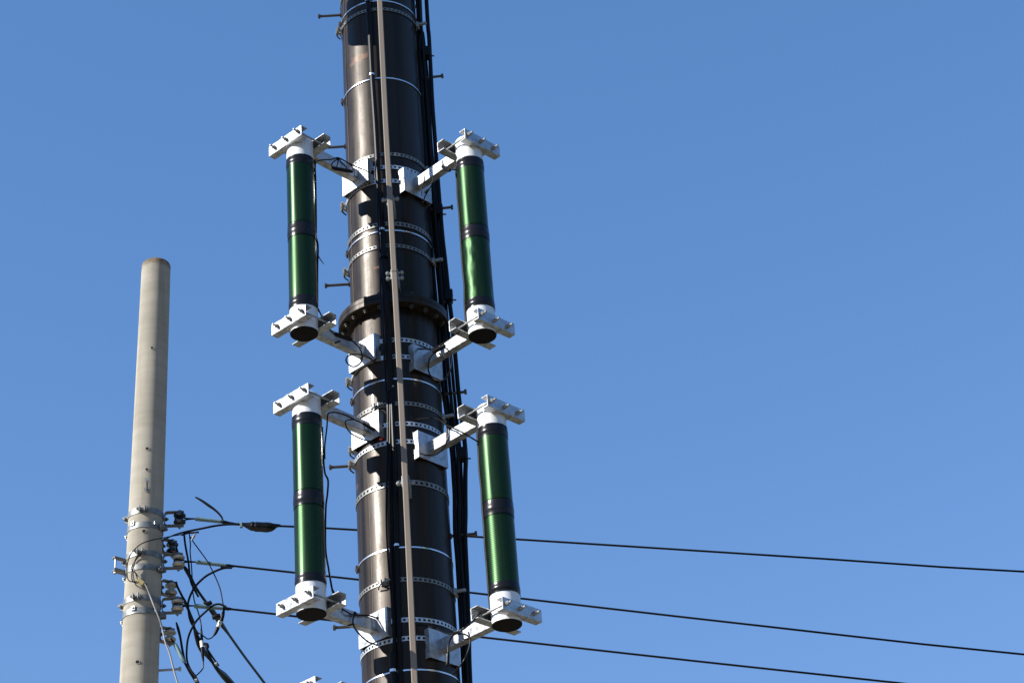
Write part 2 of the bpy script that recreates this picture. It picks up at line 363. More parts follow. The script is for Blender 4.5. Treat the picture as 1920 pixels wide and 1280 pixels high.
def ring_band(z, h, mt, perf=True, thick=.003, pitch=.028, hole=.014, off=.0015, name='perforated_band'):
    r = mr_(z)+off; mb = MB()
    if perf:
        n = int(2*math.pi*r/pitch); hh = h*.26
        a0 = rnd.random()
        for k in range(n):
            t0 = 2*math.pi*(k+a0)/n; t1 = 2*math.pi*(k+a0+hole/pitch)/n; t2 = 2*math.pi*(k+a0+1)/n
            def q(ta, tb, za, zb):
                vs = [(r*math.cos(ta), r*math.sin(ta), za), (r*math.cos(tb), r*math.sin(tb), za), (r*math.cos(tb), r*math.sin(tb), zb), (r*math.cos(ta), r*math.sin(ta), zb)]
                mb.add(vs, [(0,1,2,3)])
            q(t0, t1, z-h/2, z-hh); q(t0, t1, z+hh, z+h/2)
            q(t1, t2, z-h/2, z-hh); q(t1, t2, z-hh, z+hh); q(t1, t2, z+hh, z+h/2)
        tx, ty = rnd.uniform(-.018, .018), rnd.uniform(-.018, .018)
        mb.v = [(x, y, zz+tx*x+ty*y) for x, y, zz in mb.v]
        me_o = mb.build(name, mt, mast, solid=thick)
        bm = bmesh.new(); bm.from_mesh(me_o.data); bmesh.ops.remove_doubles(bm, verts=bm.verts, dist=1e-5)
        bmesh.ops.recalc_face_normals(bm, faces=bm.faces); bm.to_mesh(me_o.data); bm.free()
        return me_o
    mb.lathe([(r-.003, z-h/2), (r+thick, z-h/2), (r+thick, z+h/2), (r-.003, z+h/2)], 96, cap=False)
    return mb.build(name, mt, mast)
def buckle(band, az, z, rr=None, s_=1., m_=None):
    r = (rr or mr_(z)+.004); m_ = m_ or M_zinc
    M = Matrix.Translation(pol(az, r, z)) @ Matrix.Rotation(R(az-90), 4, 'Z')
    b = MB()
    b.box(0, .035*s_, -.020*s_, -.014*s_, -.016*s_, .016*s_, M)
    b.box(0, .035*s_, .014*s_, .020*s_, -.016*s_, .016*s_, M)
    b.box(-.004, .004, -.03*s_, .03*s_, -.017*s_, .017*s_, M)
    b.rod(M @ Vector((.022*s_, -.035*s_, 0)), M @ Vector((.022*s_, .05*s_, 0)), .006*s_, 10)
    b.rod(M @ Vector((.022*s_, -.030*s_, 0)), M @ Vector((.022*s_, -.020*s_, 0)), .012*s_, 6, False)
    b.rod(M @ Vector((.022*s_, .020*s_, 0)), M @ Vector((.022*s_, .031*s_, 0)), .012*s_, 6, False)
    b.build('buckle', m_, band)
    c = MB(); c.tube([M @ Vector((.026, .0, -.012)), M @ Vector((.026, -.02, -.022)), M @ Vector((.012, -.034, -.030)), M @ Vector((.002, -.04, -.034))], .0045*s_, 8)
    c.build('hook_bolt', M_bolt, band)
def holder(band, az, z, L=.07):
    M = Matrix.Translation(pol(az, mr_(z)+.004, z)) @ Matrix.Rotation(R(az-90), 4, 'Z')
    b = MB(); b.box(0, .018, -.014, .014, -.020, .020, M); b.box(.014, L, -.010, .010, -.006, .010, M)
    b.rod(M @ Vector((.012, -.03, -.02)), M @ Vector((.012, .03, -.02)), .009, 8)
    b.build('cable_holder', M_zinc, band, bevel=.002)

PERF = [(-38, .022, 0), (15.6, .022, 0), (289, .024, 0), (313, .028, 1), (340, .028, 1), (419, .030, 0), (462, .024, 0), (639, .028, 1), (669, .028, 1),
        (757, .026, 0), (796, .028, 1), (828, .028, 1), (905, .033, 0), (1088, .026, 0), (1162, .028, 1), (1197, .028, 1), (1305, .028, 1)]
BK = {15.6: [(-78, 1)], 340: [(-86, 1.1)], 462: [(-88, 1)], 669: [(-88, 1.1)], 757: [(-22, .9)], 796: [(-91, 1.)], 828: [(-84, 1.1)], 1088: [(-22, .9)]}
for y, h, br in PERF:
    z = mast_z(y)
    b = ring_band(z, h, M_bandbright if br else M_band, pitch=.033 if y == 905 else .028, hole=.016 if y == 905 else .0145)
    for az, sc in BK.get(y, []): buckle(b, az, z, s_=sc)
    if y in (15.6, 289, 462, 757, 1088): holder(b, 78, z)
for y in (1, 146, 432.5, 711, 1027, 1257):
    z = mast_z(y)
    b = ring_band(z, .0082, M_strap, False, .0022, name='steel_strap')
    c = MB(); M = Matrix.Translation(pol(-80, mr_(z)+.002, z)) @ Matrix.Rotation(R(-170), 4, 'Z')
    c.box(0, .016, -.018, .018, -.012, .012, M); c.box(.002, .012, -.01, .03, -.03, -.012, M)
    c.build('strap_buckle', M_dark, b, bevel=.002)
# step bolts, alternately left and right
for (y, side) in ((30, -1), (150, 1), (276, -1), (396, 1), (534, -1), (742, 1), (874, -1), (1008, 1), (1174, -1)):
    px0 = 600 if side < 0 else 830
    az = -88 if side < 0 else 88
    X = MX+.33*math.sin(R(az)); z = z_at(X, MY-.33*math.cos(R(az)), y-5 if side > 0 else y)
    r = mr_(z); b = MB()
    b.rod(pol(az, r-.01, z), pol(az, r+.140, z), .0088, 12); b.rod(pol(az, r+.140, z), pol(az, r+.154, z), .0165, 12)
    b.rod(pol(az, r-.004, z), pol(az, r+.006, z), .017, 12)
    b.build('step_bolt', M_dark, mast)

# unseen drum on an arm, added as a shadow caster, above the photo's upper edge; its shadow falls on the mast top
b = MB(); q = pol(-25, .256, mast_z(75))+sd*.72+Vector((0, 0, .03))
b.lathe([(.10, -.03), (.115, -.015), (.115, .30), (.10, .31)], 32, Matrix.Translation(q+Vector((0, 0, .05))))
q2 = q+Vector((0, 0, .3)); b.rod((q2.x*.3, q2.y*.3, q2.z), q2, .03, 12)
b.build('shadow_caster_drum', M_dark, mast)
# ------------------------------------------------------------------ antennas
def nut_stud(mb, y, x0, x1, xn):
    mb.rod((x0, y, 0), (x1, y, 0), .0058, 10)
    mb.rod((xn, y, 0), (xn+.012, y, 0), .0125, 6, False)
    mb.rod((xn+.013, y, 0), (xn+.022, y, 0), .0115, 6, False)
def antenna(label, az, D, y, mirror, tmat, umat=None):
    """y = photo rows: tubetop, bandtop, bandbot, midtop, midbot, lowtop, whitetop, bottom, clamptop, clampbot"""
    ax = MX+D*math.sin(R(az)); ay = MY-D*math.cos(R(az))
    va = math.atan2(-ax, ay)
    def zf(py, d=.085): return z_at(ax+d*math.sin(va), ay-d*math.cos(va), py)
    n = Vector((math.sin(R(az)), -math.cos(R(az)), 0)); t = Vector((math.cos(R(az)), math.sin(R(az)), 0))
    c = Vector((ax, ay, 0))+n*.105+t*(.016*mirror)
    zb = z_at(ax, ay, y[7]); L_ = lambda v: v-zb
    root = empty('tube_antenna', (ax, ay, zb), R(az-90))
    tag(root, label, 'antenna', 'green tube antennas bracketed to the dark mast')
    zt, b0, b1, m0, m1, l0, l1 = [L_(zf(v)) for v in y[:7]]
    c0, c1 = L_(z_at(c.x, c.y, y[8])), L_(z_at(c.x, c.y, y[9]))
    MB().lathe([(.079, b0-.03), (.0833, b0-.03), (.0833, zt-.006), (.079, zt), (.02, zt)], 64).build('end_cap', M_cap, root)
    MB().lathe([(.0835, .001), (.0835, l1+.03), (.079, l1+.03)], 64, cap=False).build('end_cap', M_cap, root)
    MB().lathe([(.082, .004), (.0825, -.003), (.078, -.007), (.02, -.008)], 48).build('bottom_plug', M_under, root)
    MB().lathe([(.0846, m1-.01)] + [(.0846, m1+(b1-m1)*k/20) for k in range(21)]+[(.0846, b1+.01)], 96, cap=False).build('upper_tube', umat or M_green, root)
    MB().lathe([(.0846, l0-.01)] + [(.0846, l0+(m0-l0)*k/20) for k in range(21)]+[(.0846, m0+.01)], 96, cap=False).build('lower_tube', tmat, root)
    def tape(za, zb_):           # overlapping turns of tape
        h = zb_-za; k = [0, .3, .33, .62, .66, 1.]; rr = [.0862, .0866, .0877, .0879, .0868, .0864]
        MB().lathe([(.084, za)]+[(r_, za+h*k_) for r_, k_ in zip(rr, k)]+[(.084, zb_)], 96, cap=False).build('tape_band', M_tape, root)
    tape(b1, b0); tape(m1, m0); tape(l1, l0)
    for cz in (c0, c1):
        cr_ = empty('clamp', (0, 0, cz)); cr_.parent = root
        th = .0055
        def chan(sg, xw, xf, y0, y1, h):
            a, b, c_ = xw*sg, (xw-th)*sg, xf*sg
            P = [(a, -h), (a, h), (c_, h), (c_, h-th), (b, h-th), (b, -h+th), (c_, -h+th), (c_, -h)]
            MB().prism(P, y0, y1).build('clamp_channel', M_galv, cr_, bevel=.0015)
        chan(1, .108, .058, -.15+.016*mirror, .15+.016*mirror, .037)
        chan(-1, .108, .052, -.165, .165, .037)
        for yy in (-.108, 0, .108):
            st = MB()
            if yy: nut_stud(st, yy, -.135, .150, .109); st.rod((-.122, yy, 0), (-.110, yy, 0), .0125, 6, False)
            else: nut_stud(st, yy, .100, .148, .109)
            st.build('stud', M_zinc, cr_)
        xp = -(D-.284)
        MB().box(xp, -.109, -.0255, .0255, -.039, .037, ).build('arm', M_galv, root, bevel=.003).location = (0, 0, cz)
        pl = MB(); w = .117; zt_, zb2 = .079, -.097
        pl.box(xp-.005, xp-.0005, -w, w, zb2, zt_)
        pl.prism([(xp-.005, zb2), (xp-.05, zb2), (xp-.05, -.035), (xp-.03, -.035), (xp-.03, .0), (xp-.05, .0), (xp-.05, zt_), (xp-.005, zt_)], -w, -w+.005)
        pl.prism([(xp-.005, zb2), (xp-.05, zb2), (xp-.05, -.035), (xp-.03, -.035), (xp-.03, .0), (xp-.05, .0), (xp-.05, zt_), (xp-.005, zt_)], w-.005, w)
        o = pl.build('mounting_plate', M_galv, root); o.location = (0, 0, cz)
        tb = MB(); tb.box(xp, xp+.03, -.031, -.027, -.03, .03); tb.box(xp, xp+.03, .027, .031, -.03, .03)
        tb.build('weld_tab', M_galv, o)
    return dict(root=root, ax=ax, ay=ay, zb=zb, c0=c0+zb, c1=c1+zb, n=n, t=t, L=zt, D=D)
AL, AR = -41, 47
UL = antenna('upper left green tube antenna on white arms left of the dark mast', AL, .75,
             (252, 288, 304, 414, 437, 551, 569, 625.5, 264.5, 600), -1, M_green)
UR = antenna('upper right green tube antenna with a creased shiny lower half', AR, .752,
             (252, 292, 309, 419.5, 441, 554.7, 570.3, 629.8, 267.7, 602.5), 1, M_greend)
LL = antenna('lower left green tube antenna hanging left of the dark mast in front of the wires', AL, .745,
             (731, 771, 792, 916, 942, 1071, 1087, 1151, 747, 1125.7), -1, M_green2, M_green2)
LR = antenna('lower right green tube antenna right of the dark cable bundle', AR, .775,
             (752, 792, 812.6, 934, 960, 1088, 1106, 1171, 765, 1142), 1, M_green2, M_green2)
BL = antenna('lowest left antenna, only its white top clamp visible at the bottom edge', AL, .745,
             (1278, 1321, 1343, 1468, 1495, 1628, 1645, 1711, 1295, 1686), -1, M_green)

# ------------------------------------------------------------------ beige conduit on the mast
YC = 10.855
pts = [(690, -420), (712, 0), (724.6, 260), (733, 400), (744, 600), (752, 740), (759, 880), (767.5, 1060), (777.6, 1280), (797, 1720)]
W = [at(x, y, YC) for x, y in pts]
xa = sum(p.x for p in W[1:-1])/len(W[1:-1])
root = empty('conduit', (xa, YC, 0))
tag(root, 'beige square conduit running up the front of the dark mast', 'conduit')
zt_, zb_ = W[0].z, 0.0
zj = z_at(xa, YC, 511)
Mz = Matrix.Rotation(R(4), 4, 'Z')
c = MB()
def cx_at(z):
    q = [(p.z, p.x) for p in W]
    for i in range(len(q)-1):
        if q[i][0] >= z >= q[i+1][0]:
            t = (q[i][0]-z)/(q[i][0]-q[i+1][0]); return q[i][1]*(1-t)+q[i+1][1]*t
    return q[-1][1] if z < q[-1][0] else q[0][1]
def rail(z0, z1, nm):
    mb = MB(); zs = [z0+(z1-z0)*k/14 for k in range(15)]
    mb.bar([(cx_at(z)-xa, 0, z) for z in zs], (1, .07, 0), .034, .026)
    return mb.build(nm, M_conduit, root, bevel=.004)
rail(0, zj-.001, 'lower_length'); rail(zj+.001, zt_, 'upper_length')
for y in (380, 518, 905):
    z = z_at(xa, YC+.04, y); b = MB(); x0 = cx_at(z)-xa
    b.box(x0-.022, x0+.022, .014, .175, -.035+z, .035+z)
    for dz in (-.018, .018) if y == 518 else ((-.004, -.0041) if y == 905 else (0.02, 0.0201)):
        b.rod((x0-.055, .035, z+dz), (x0+.055, .035, z+dz), .009, 8)
        b.rod((x0-.05, .035, z+dz), (x0-.036, .035, z+dz), .015, 6, False); b.rod((x0+.036, .035, z+dz), (x0+.05, .035, z+dz), .015, 6, False)
    b.build('rail_bracket', M_zinc, root, bevel=.002)

# ------------------------------------------------------------------ cables on the mast
def cable(name, label, cat, pts, r, m_=None, group=None, sub=6, seg=10):
    P = [at(*p) for p in pts]
    mb = MB(); mb.tube(P, r, seg, sub)
    return tag(mb.build(name, m_ or M_rubber, origin=P[0]), label, cat, group)
def ring_part(parent, x, y, Y, r, h, m_, name):
    p = at(x, y, Y)-parent.location
    MB().lathe([(r-.002, -h/2), (r, -h/2), (r, h/2), (r-.002, h/2)], 20, Matrix.Translation(p), cap=False).build(name, m_, parent)
YF = 11.01
c = cable('black_pipe', 'thick black pipe left of the beige conduit on the upper half of the mast', 'cable',
          [(664, -420, YF), (690, 0, YF), (697.5, 140, YF), (704, 240, YF), (710, 350, YF), (717, 440, YF), (723, 560, YF-.08), (728, 640, YF-.03), (732, 735, YF)],
          [.0175]*4+[.016]*2+[.025, .022, .018])
for x, y in ((697.5, 141), (716, 431), (690, 2)): ring_part(c, x, y, YF, .0195, .014, M_strap, 'pipe_clip')
ring_part(c, 720, 480, YF-.035, .026, .03, M_rubber, 'pipe_joint')
c = cable('black_pipe', 'slim black pipe left of the beige conduit on the lower half of the mast', 'cable',
          [(733, 700, YF), (737, 800, YF), (741, 900, YF), (743.5, 1022, YF), (747, 1140, YF), (751, 1280, YF), (762, 1700, YF)], .0135)
ring_part(c, 743.5, 1022, YF, .016, .014, M_strap, 'pipe_clip'); ring_part(c, 733.5, 725, YF, .016, .012, M_strap, 'pipe_clip')
G = 'thin black cables beside the pipes on the mast front'
cable('coaxial_cable', 'thin black cable hanging left of the thick pipe above the flange', 'cable',
      [(706, 300, YF-.02), (703, 330, YF-.03), (708, 350, YF-.03), (707.5, 390, YF-.03), (711, 450, YF-.03), (713.5, 500, YF-.04), (713.5, 560, YF-.11), (718, 610, YF-.1), (722, 700, YF), (727, 780, YF), (726, 860, YF)], .0055, group=G)
cable('coaxial_cable', 'thin black cable along the left side of the slim pipe below the second bracket', 'cable',
      [(729, 660, YF), (727, 780, YF), (727, 840, YF), (725, 900, YF), (724.5, 980, YF), (728.5, 1060, YF), (734, 1120, YF), (738, 1190, YF), (736, 1225, YF)], .0055, group=G)
cable('coaxial_cable', 'second thin cable squeezed between the left cable and the slim pipe', 'cable',
      [(726, 640, YF), (731, 720, YF), (731.5, 800, YF), (731, 900, YF), (732, 1000, YF), (735, 1080, YF), (739, 1180, YF), (737, 1230, YF)], .0075, group=G)
cable('coaxial_cable', 'thin cable touching the slim pipe, ending above the lowest pipe', 'cable',
      [(730, 640, YF+.01), (734, 760, YF+.01), (735, 900, YF+.01), (737, 1040, YF+.01), (741, 1140, YF+.01), (741, 1225, YF)], .006, group=G)
c = cable('black_pipe', 'short wide black pipe with a clip at the very bottom of the mast front', 'cable',
          [(736, 1225, YF-.01), (737, 1256, YF-.01), (740, 1300, YF-.01), (752, 1700, YF-.01)], [.020, .0165, .0155, .0155])
ring_part(c, 737, 1257, YF-.01, .019, .016, M_strap, 'pipe_clip')

# right-hand bundle: measured outer edge of the bundle in the photo
ROWS = (-420, 0, 140, 260, 400, 500, 600, 740, 850, 930, 1000, 1100, 1280, 1700)
BUNDLE = [('innermost black feeder cable touching the right edge of the mast', .0118, 11.28, (764,782.5,789.5,796,805,812,820,832,847,852,853,860,870,893)),
          ('second black feeder cable from the mast, right side', .0108, 11.34, (770,788,795,802,811,819,827,838,851.5,856,857,864.5,874,897)),
          ('middle black feeder cable of the bundle right of the mast', .0112, 11.27, (768,786,797,805.5,815,824,833,845,858.5,861,861,868,876,899)),
          ('fourth black feeder cable from the mast, right side', .0105, 11.33, (772,787,801,808,819,829,838.5,852,863,866,865.5,871,878,901)),
          ('outermost black feeder cable against the sky right of the mast', .0142, 11.29, (778,799.5,808,815.5,826,836,847,860,873,872.5,872,876,881.5,901))]
for k, (lb, r_, Y_, xs) in enumerate(BUNDLE):
    P = []
    for i, y in enumerate(ROWS):
        P.append((xs[i], y, Y_))
        if 0 < i < len(ROWS)-2:                 # small kinks between the ties
            P.append(((xs[i]+xs[i+1])/2+rnd.uniform(-.9, .9), (y+ROWS[i+1])/2, Y_+rnd.uniform(-.008, .008)))
    c = cable('feeder_cable', lb, 'cable', P, r_, group='black feeder cables in the bundle right of the mast', seg=12)
    if k == 4:
        for (x, y) in ((806, 100), (828, 396), (846.5, 556), (873, 852)):
            p = at(x-4, y, 11.30)-c.location
            MB().box(-.030, .022, -.034, .034, -.04, .04, Matrix.Translation(p) @ Matrix.Rotation(R(3), 4, 'Y')).build('cable_clamp', M_rubber, c, bevel=.008)
            b = MB(); b.rod(p+Vector((.0, -.01, -.03)), p+Vector((.042, -.01, -.036)), .005, 8); b.build('clamp_bolt', M_bolt, c)

# ------------------------------------------------------------------ antenna leads
GL = 'thin black leads from the antennas to the mast'
def lY(px): return 10.70+(px-590)/100*.33 if px < 745 else 10.72+max(0, (862-px))/72*.30
def lead(label, pts, r=.0045, thick=None, m_=None, parts=()):
    P = [(x, y, (lY(x)+dz[0] if dz else lY(x)-.02)) for x, y, *dz in pts]
    c = cable('antenna_lead', label, 'cable', P, r, m_, GL, seg=8)
    for (x, y, x2, y2, rr) in parts:
        a = at(x, y, lY(x)-.03)-c.location; b = at(x2, y2, lY(x2)-.03)-c.location
        MB().tube([a, a.lerp(b, .15), a.lerp(b, .85), b], [rr*.6, rr, rr, rr*.6], 10, 3).build('connector', M_rubber, c)
    return c
lead('black lead looped with connector on the upper left antenna top arm',
     [(592, 570, .05), (591, 480, .05), (593, 430, .05), (592, 340, .05), (591, 312, .0), (594, 303), (606, 300), (622, 299), (634, 296), (650, 304), (668, 313), (690, 322), (700, 332, 0), (704, 338, .05)],
     parts=((623, 315, 661, 322, .012), (632, 296, 636, 300, .01)))
lead('small black cable coil hanging from the upper left antenna top arm',
     [(636, 298), (640, 305), (649, 313), (652, 320), (661, 320), (660, 312), (648, 303), (636, 298), (626, 303), (622, 310), (629, 317), (633, 308), (634, 298)], .004)
lead('black lead looped below the upper left antenna bottom arm',
     [(593, 540, .05), (594, 570, .05), (602, 590, .02), (612, 608), (622, 622), (632, 628), (648, 632), (662, 640), (674, 652), (679, 665), (677, 678), (668, 686), (658, 686), (649, 677), (652, 668), (664, 664), (680, 666), (696, 673), (712, 690, -.02), (722, 700, 0)],
     parts=((628, 626, 660, 637, .014), (628, 643, 638, 639, .006)))
lead('black cable strapped down the mast side of the upper left antenna',
     [(590, 300, .06), (590.5, 360, .06), (592, 400, .06), (592, 440, .055), (596, 462, .05), (595, 500, .05), (595, 560, .05), (595, 572, .05)], .0065)
c = lead('loose pointed tie tail sticking out beside the upper left antenna', [(594, 470, .02), (598, 482, .02), (607, 495, .02)], [.003, .0035, .002])
lead('black lead arching over the lower left antenna top arm with connector',
     [(609, 860, .03), (609, 835, .03), (613, 800, .02), (614, 781), (617, 774), (630, 773), (648, 778), (664, 786), (680, 793), (695, 800), (706, 808), (716, 820, -.02), (724, 828, 0)],
     parts=((680, 793, 706, 808, .010),))
lead('black cable loop hanging below the lower left antenna top arm',
     [(664, 786), (650, 788), (648, 796), (656, 810), (672, 820), (690, 826), (706, 827), (718, 824, 0)], .004)
lead('black cable strapped down the mast side of the lower left antenna',
     [(604, 800, .06), (606, 850, .06), (609, 885, .04), (615, 900, .03), (614, 925, .03), (611, 950, .05), (610, 1000, .05), (611, 1035, .04), (616, 1065, .02), (621, 1095), (624, 1110, .03)], .0055)
lead('black lead looped on the lower left antenna bottom arm with connector',
     [(624, 1105, .06), (638, 1136, .02), (650, 1146), (664, 1152), (690, 1153), (706, 1158), (722, 1165), (732, 1175, -.02), (738, 1190, 0), (736, 1215, 0)],
     parts=((706, 1157, 717, 1164, .009), (664, 1146, 668, 1153, .008)))
lead('black cable drooping from the lower left antenna bottom arm to the band below',
     [(666, 1150), (662, 1160), (663, 1172), (672, 1186), (690, 1202), (706, 1208), (722, 1210, 0), (734, 1200, 0)], .0045,
     parts=((652, 1172, 664, 1169, .005),))
# right side
lead('short black leads hanging from the upper right antenna top arm',
     [(856, 318, .02), (846, 318), (832, 316), (829, 313)], .0045, parts=((829, 312, 844, 320, .012), (830, 301, 831, 313, .005)))
lead('twisted pale lead with black plug below the upper right antenna top arm',
     [(795, 328), (796, 336), (793, 346), (790, 356), (790, 366)], .0035, M_grey, parts=((797, 362, 803, 355, .008),))
lead('grey wire dropping to a plug beside the upper right mounting plate',
     [(812, 335), (809, 346), (804, 356), (798, 366), (795, 374)], .004, M_grey)
lead('black lead crossing from mast to the upper right antenna bottom arm',
     [(768, 653, 0), (790, 654, 0), (812, 654), (822, 648), (836, 640), (850, 630), (862, 622)], .0045,
     parts=((812, 660, 834, 648, .014), (823, 662, 836, 672, .006)))
lead('black cable loop below the upper right antenna bottom arm',
     [(822, 655), (808, 668), (803, 685), (806, 702), (818, 712, .02), (832, 712, .02), (842, 700), (847, 682), (845, 665), (838, 654), (828, 651)], .0045)
lead('black lead arching across the mast above the lower right mounting plate',
     [(728, 826, 0), (736, 812, -.0), (748, 800, -.10), (766, 790, -.03), (790, 785, 0), (815, 784, 0), (826, 788), (836, 796), (850, 802), (870, 812), (898, 829, .03)], .0045)
lead('black cable loop hanging from the lower right antenna top arm',
     [(838, 800), (839, 815), (836, 832), (828, 844), (815, 852), (800, 853), (785, 848, 0), (770, 838, 0)], .0045,
     parts=((838, 800, 840, 826, .007),))
lead('black lead sagging across the mast to the lower right antenna bottom arm',
     [(738, 1200, 0), (746, 1184, -.0), (760, 1173, -.10), (790, 1171, -.03), (815, 1177, 0), (840, 1187), (862, 1182), (880, 1170), (890, 1160), (900, 1148, .02)], .005)
lead('black cable loop with hanging plug at the lower right antenna bottom arm',
     [(862, 1186), (850, 1190), (842, 1204), (840, 1222), (840, 1244)], .005, parts=((840, 1222, 839, 1248, .011),))
lead('grey cable loop below the lower right antenna bottom arm',
     [(858, 1188), (870, 1188), (880, 1194), (881, 1206), (876, 1224), (868, 1240), (858, 1254, .02), (848, 1264, .03)], .0042, M_grey)
lead('black tie around the lower right antenna bottom arm', [(866, 1182), (868, 1192), (870, 1198), (880, 1194), (878, 1184)], .004)
# cables on the mast side of the right antennas
for A, nm in ((UR, 'upper'), (LR, 'lower')):
    p = Vector((A['ax'], A['ay'], 0))-A['n']*.088-A['t']*.035
    P = [p+Vector((rnd.uniform(-.004, .004), rnd.uniform(-.004, .004), A['zb']+.12+k*(A['L']-.25)/9)) for k in range(10)]
    mb = MB(); mb.tube(P, .007, 8, 4)
    tag(mb.build('antenna_lead', M_rubber, origin=P[0]), 'black cable strapped down the mast side of the %s right antenna' % nm, 'cable', GL)

# ------------------------------------------------------------------ concrete pole
CX0, CX1, CYp = -2.340, -2.395, 12.0
CTOP = z_at(-2.338, CYp-.05, 487)
def cpx(z): return CX0+(CX1-CX0)*(9.736-z)/(9.736-6.795)
def cpr(z): return .0962+(9.736-z)*.0064
M_conc = concrete_mat()
BX = cpx(0)
cpole = empty('concrete_pole', (BX, CYp, 0))
tag(cpole, 'pale grey round concrete utility pole with rounded stained top', 'utility pole')
prof = [(cpr(0), -.3)]+[(cpr(z), z) for z in (0, 2, 4, 6, 7, 8, 9)]
rt = cpr(CTOP)
prof += [(rt, CTOP-.04)]+[(rt-.024+.024*math.cos(R(a)), CTOP-.028+.028*math.sin(R(a))) for a in range(0, 91, 10)]
sh = MB(); sh.lathe(prof, 72)
tilt = (CX0-CX1)/(9.736-6.795)
sh.v = [(x+tilt*z, y, z) for x, y, z in sh.v]
sh.build('shaft', M_conc, cpole)
def cl(az, r, z): return Vector((tilt*z+r*math.sin(R(az)), -r*math.cos(R(az)), z))
CVA = math.degrees(math.atan2(2.36, 12.0))      # camera azimuth from the pole
def cz(py, az=CVA, ex=0.):
    p = Vector((BX, CYp, 0))+cl(az, .105+ex, 7.8); return z_at(p.x, p.y, py)
def caz(px, py):                                 # azimuth on the pole surface for a pixel
    z = cz(py); w = .104; c0 = Vector((BX+tilt*z, CYp, z))
    best = min(range(-75, 76), key=lambda a: abs((lambda d: 960+FPX*d.dot(CR)/d.dot(CF))(Vector((BX, CYp, 0))+cl(CVA+a, cpr(z), z)-CP)-px))
    return CVA+best
for x, y, r_ in ((285, 652, .0085), (276, 841, .010), (275.5, 880, .009), (270, 996, .011), (258, 1241, .011)):
    az = caz(x, y); z = cz(y, az); p = cl(az, cpr(z)-.004, z); q = cl(az, cpr(z)+.0012, z)
    b = MB(); b.rod(p, q, r_, 20); b.build('hole_shade_disc', M_black, cpole)  # black disc on the surface stands in for the shade inside a hole
    b = MB(); M = Matrix.Translation(q) @ (q-p).to_track_quat('Z', 'Y').to_matrix().to_4x4()
    b.lathe([(r_, -.001), (r_+.0035, -.001), (r_+.0035, .0012), (r_, .0012)], 20, M, cap=False); b.build('hole_rim', M_conc, cpole)
# step bolts
az = caz(275, 918); z = cz(918, az)
b = MB(); cd = Vector((math.sin(R(CVA)), -math.cos(R(CVA)), 0)); b.rod(cl(az, cpr(z), z), cl(az, cpr(z), z)+cd*.125, .0075, 10); b.rod(cl(az, cpr(z), z)+cd*.123, cl(az, cpr(z), z)+cd*.134, .012, 12); b.rod(cl(az, cpr(z)-.002, z), cl(az, cpr(z)+.006, z), .017, 14)
b.build('step_bolt', M_zinc, cpole)
z = z_at(-2.25, 12., 1255); b = MB(); b.rod(cl(92, cpr(z)-.01, z), cl(92, cpr(z)+.125, z), .0075, 10); b.rod(cl(92, cpr(z)+.122, z), cl(92, cpr(z)+.135, z), .0135, 12)
b.build('step_bolt', M_zinc, cpole)
def pband(ylow, front_az, laz=-96, ls=.5):
    h = .038; z = cz(ylow)+h/2; r = cpr(z)
    b = MB(); b.lathe([(r-.004, -h/2), (r+.0045, -h/2), (r+.0045, h/2), (r-.004, h/2)], 48, Matrix.Translation((tilt*z, 0, z)), cap=False)
    bo = b.build('pole_band', M_pfit, cpole)
    def lug(az, s_=1.):
        M = Matrix.Translation(cl(az, r+.004, z)) @ Matrix.Rotation(R(az-90), 4, 'Z')
        g_ = MB(); g_.box(0, .032*s_, -.019, -.013, -.019, .019, M); g_.box(0, .032*s_, .013, .019, -.019, .019, M)
        g_.rod(M @ Vector((.019*s_, -.038, 0)), M @ Vector((.019*s_, .042, 0)), .006, 8)
        g_.rod(M @ Vector((.019, -.031, 0)), M @ Vector((.019, -.019, 0)), .012, 6, False); g_.rod(M @ Vector((.019, .019, 0)), M @ Vector((.019, .031, 0)), .012, 6, False)
        g_.build('band_lug', M_pfit, bo, bevel=.001)
    lug(laz, ls)
    if front_az is not None: lug(front_az)
pband(961, caz(268, 955)); pband(988, caz(301, 985), -122, .9); pband(1041, caz(264, 1030)); pband(1067, caz(298, 1060), -122, .9); pband(1125, caz(257, 1115)); pband(1149, caz(300, 1142), -122, .9)
for y in (985, 1144):
    az = caz(250, y); z = cz(y, az)+.012; b = MB(); M = Matrix.Translation(cl(az, cpr(z)+.006, z)) @ Matrix.Rotation(R(az-90), 4, 'Z')
    b.box(0, .006, -.014, .014, -.016, .016, M); b.rod(M @ Vector((.004, 0, 0)), M @ Vector((.012, 0, 0)), .006, 6, False); b.build('band_plate', M_zinc, cpole, bevel=.001)
    az = caz(289, y); b = MB(); M = Matrix.Translation(cl(az, cpr(z)+.006, z)) @ Matrix.Rotation(R(az-90), 4, 'Z')
    b.box(0, .010, -.008, .008, -.018, .018, M); b.build('band_plate', M_galv, cpole, bevel=.001)

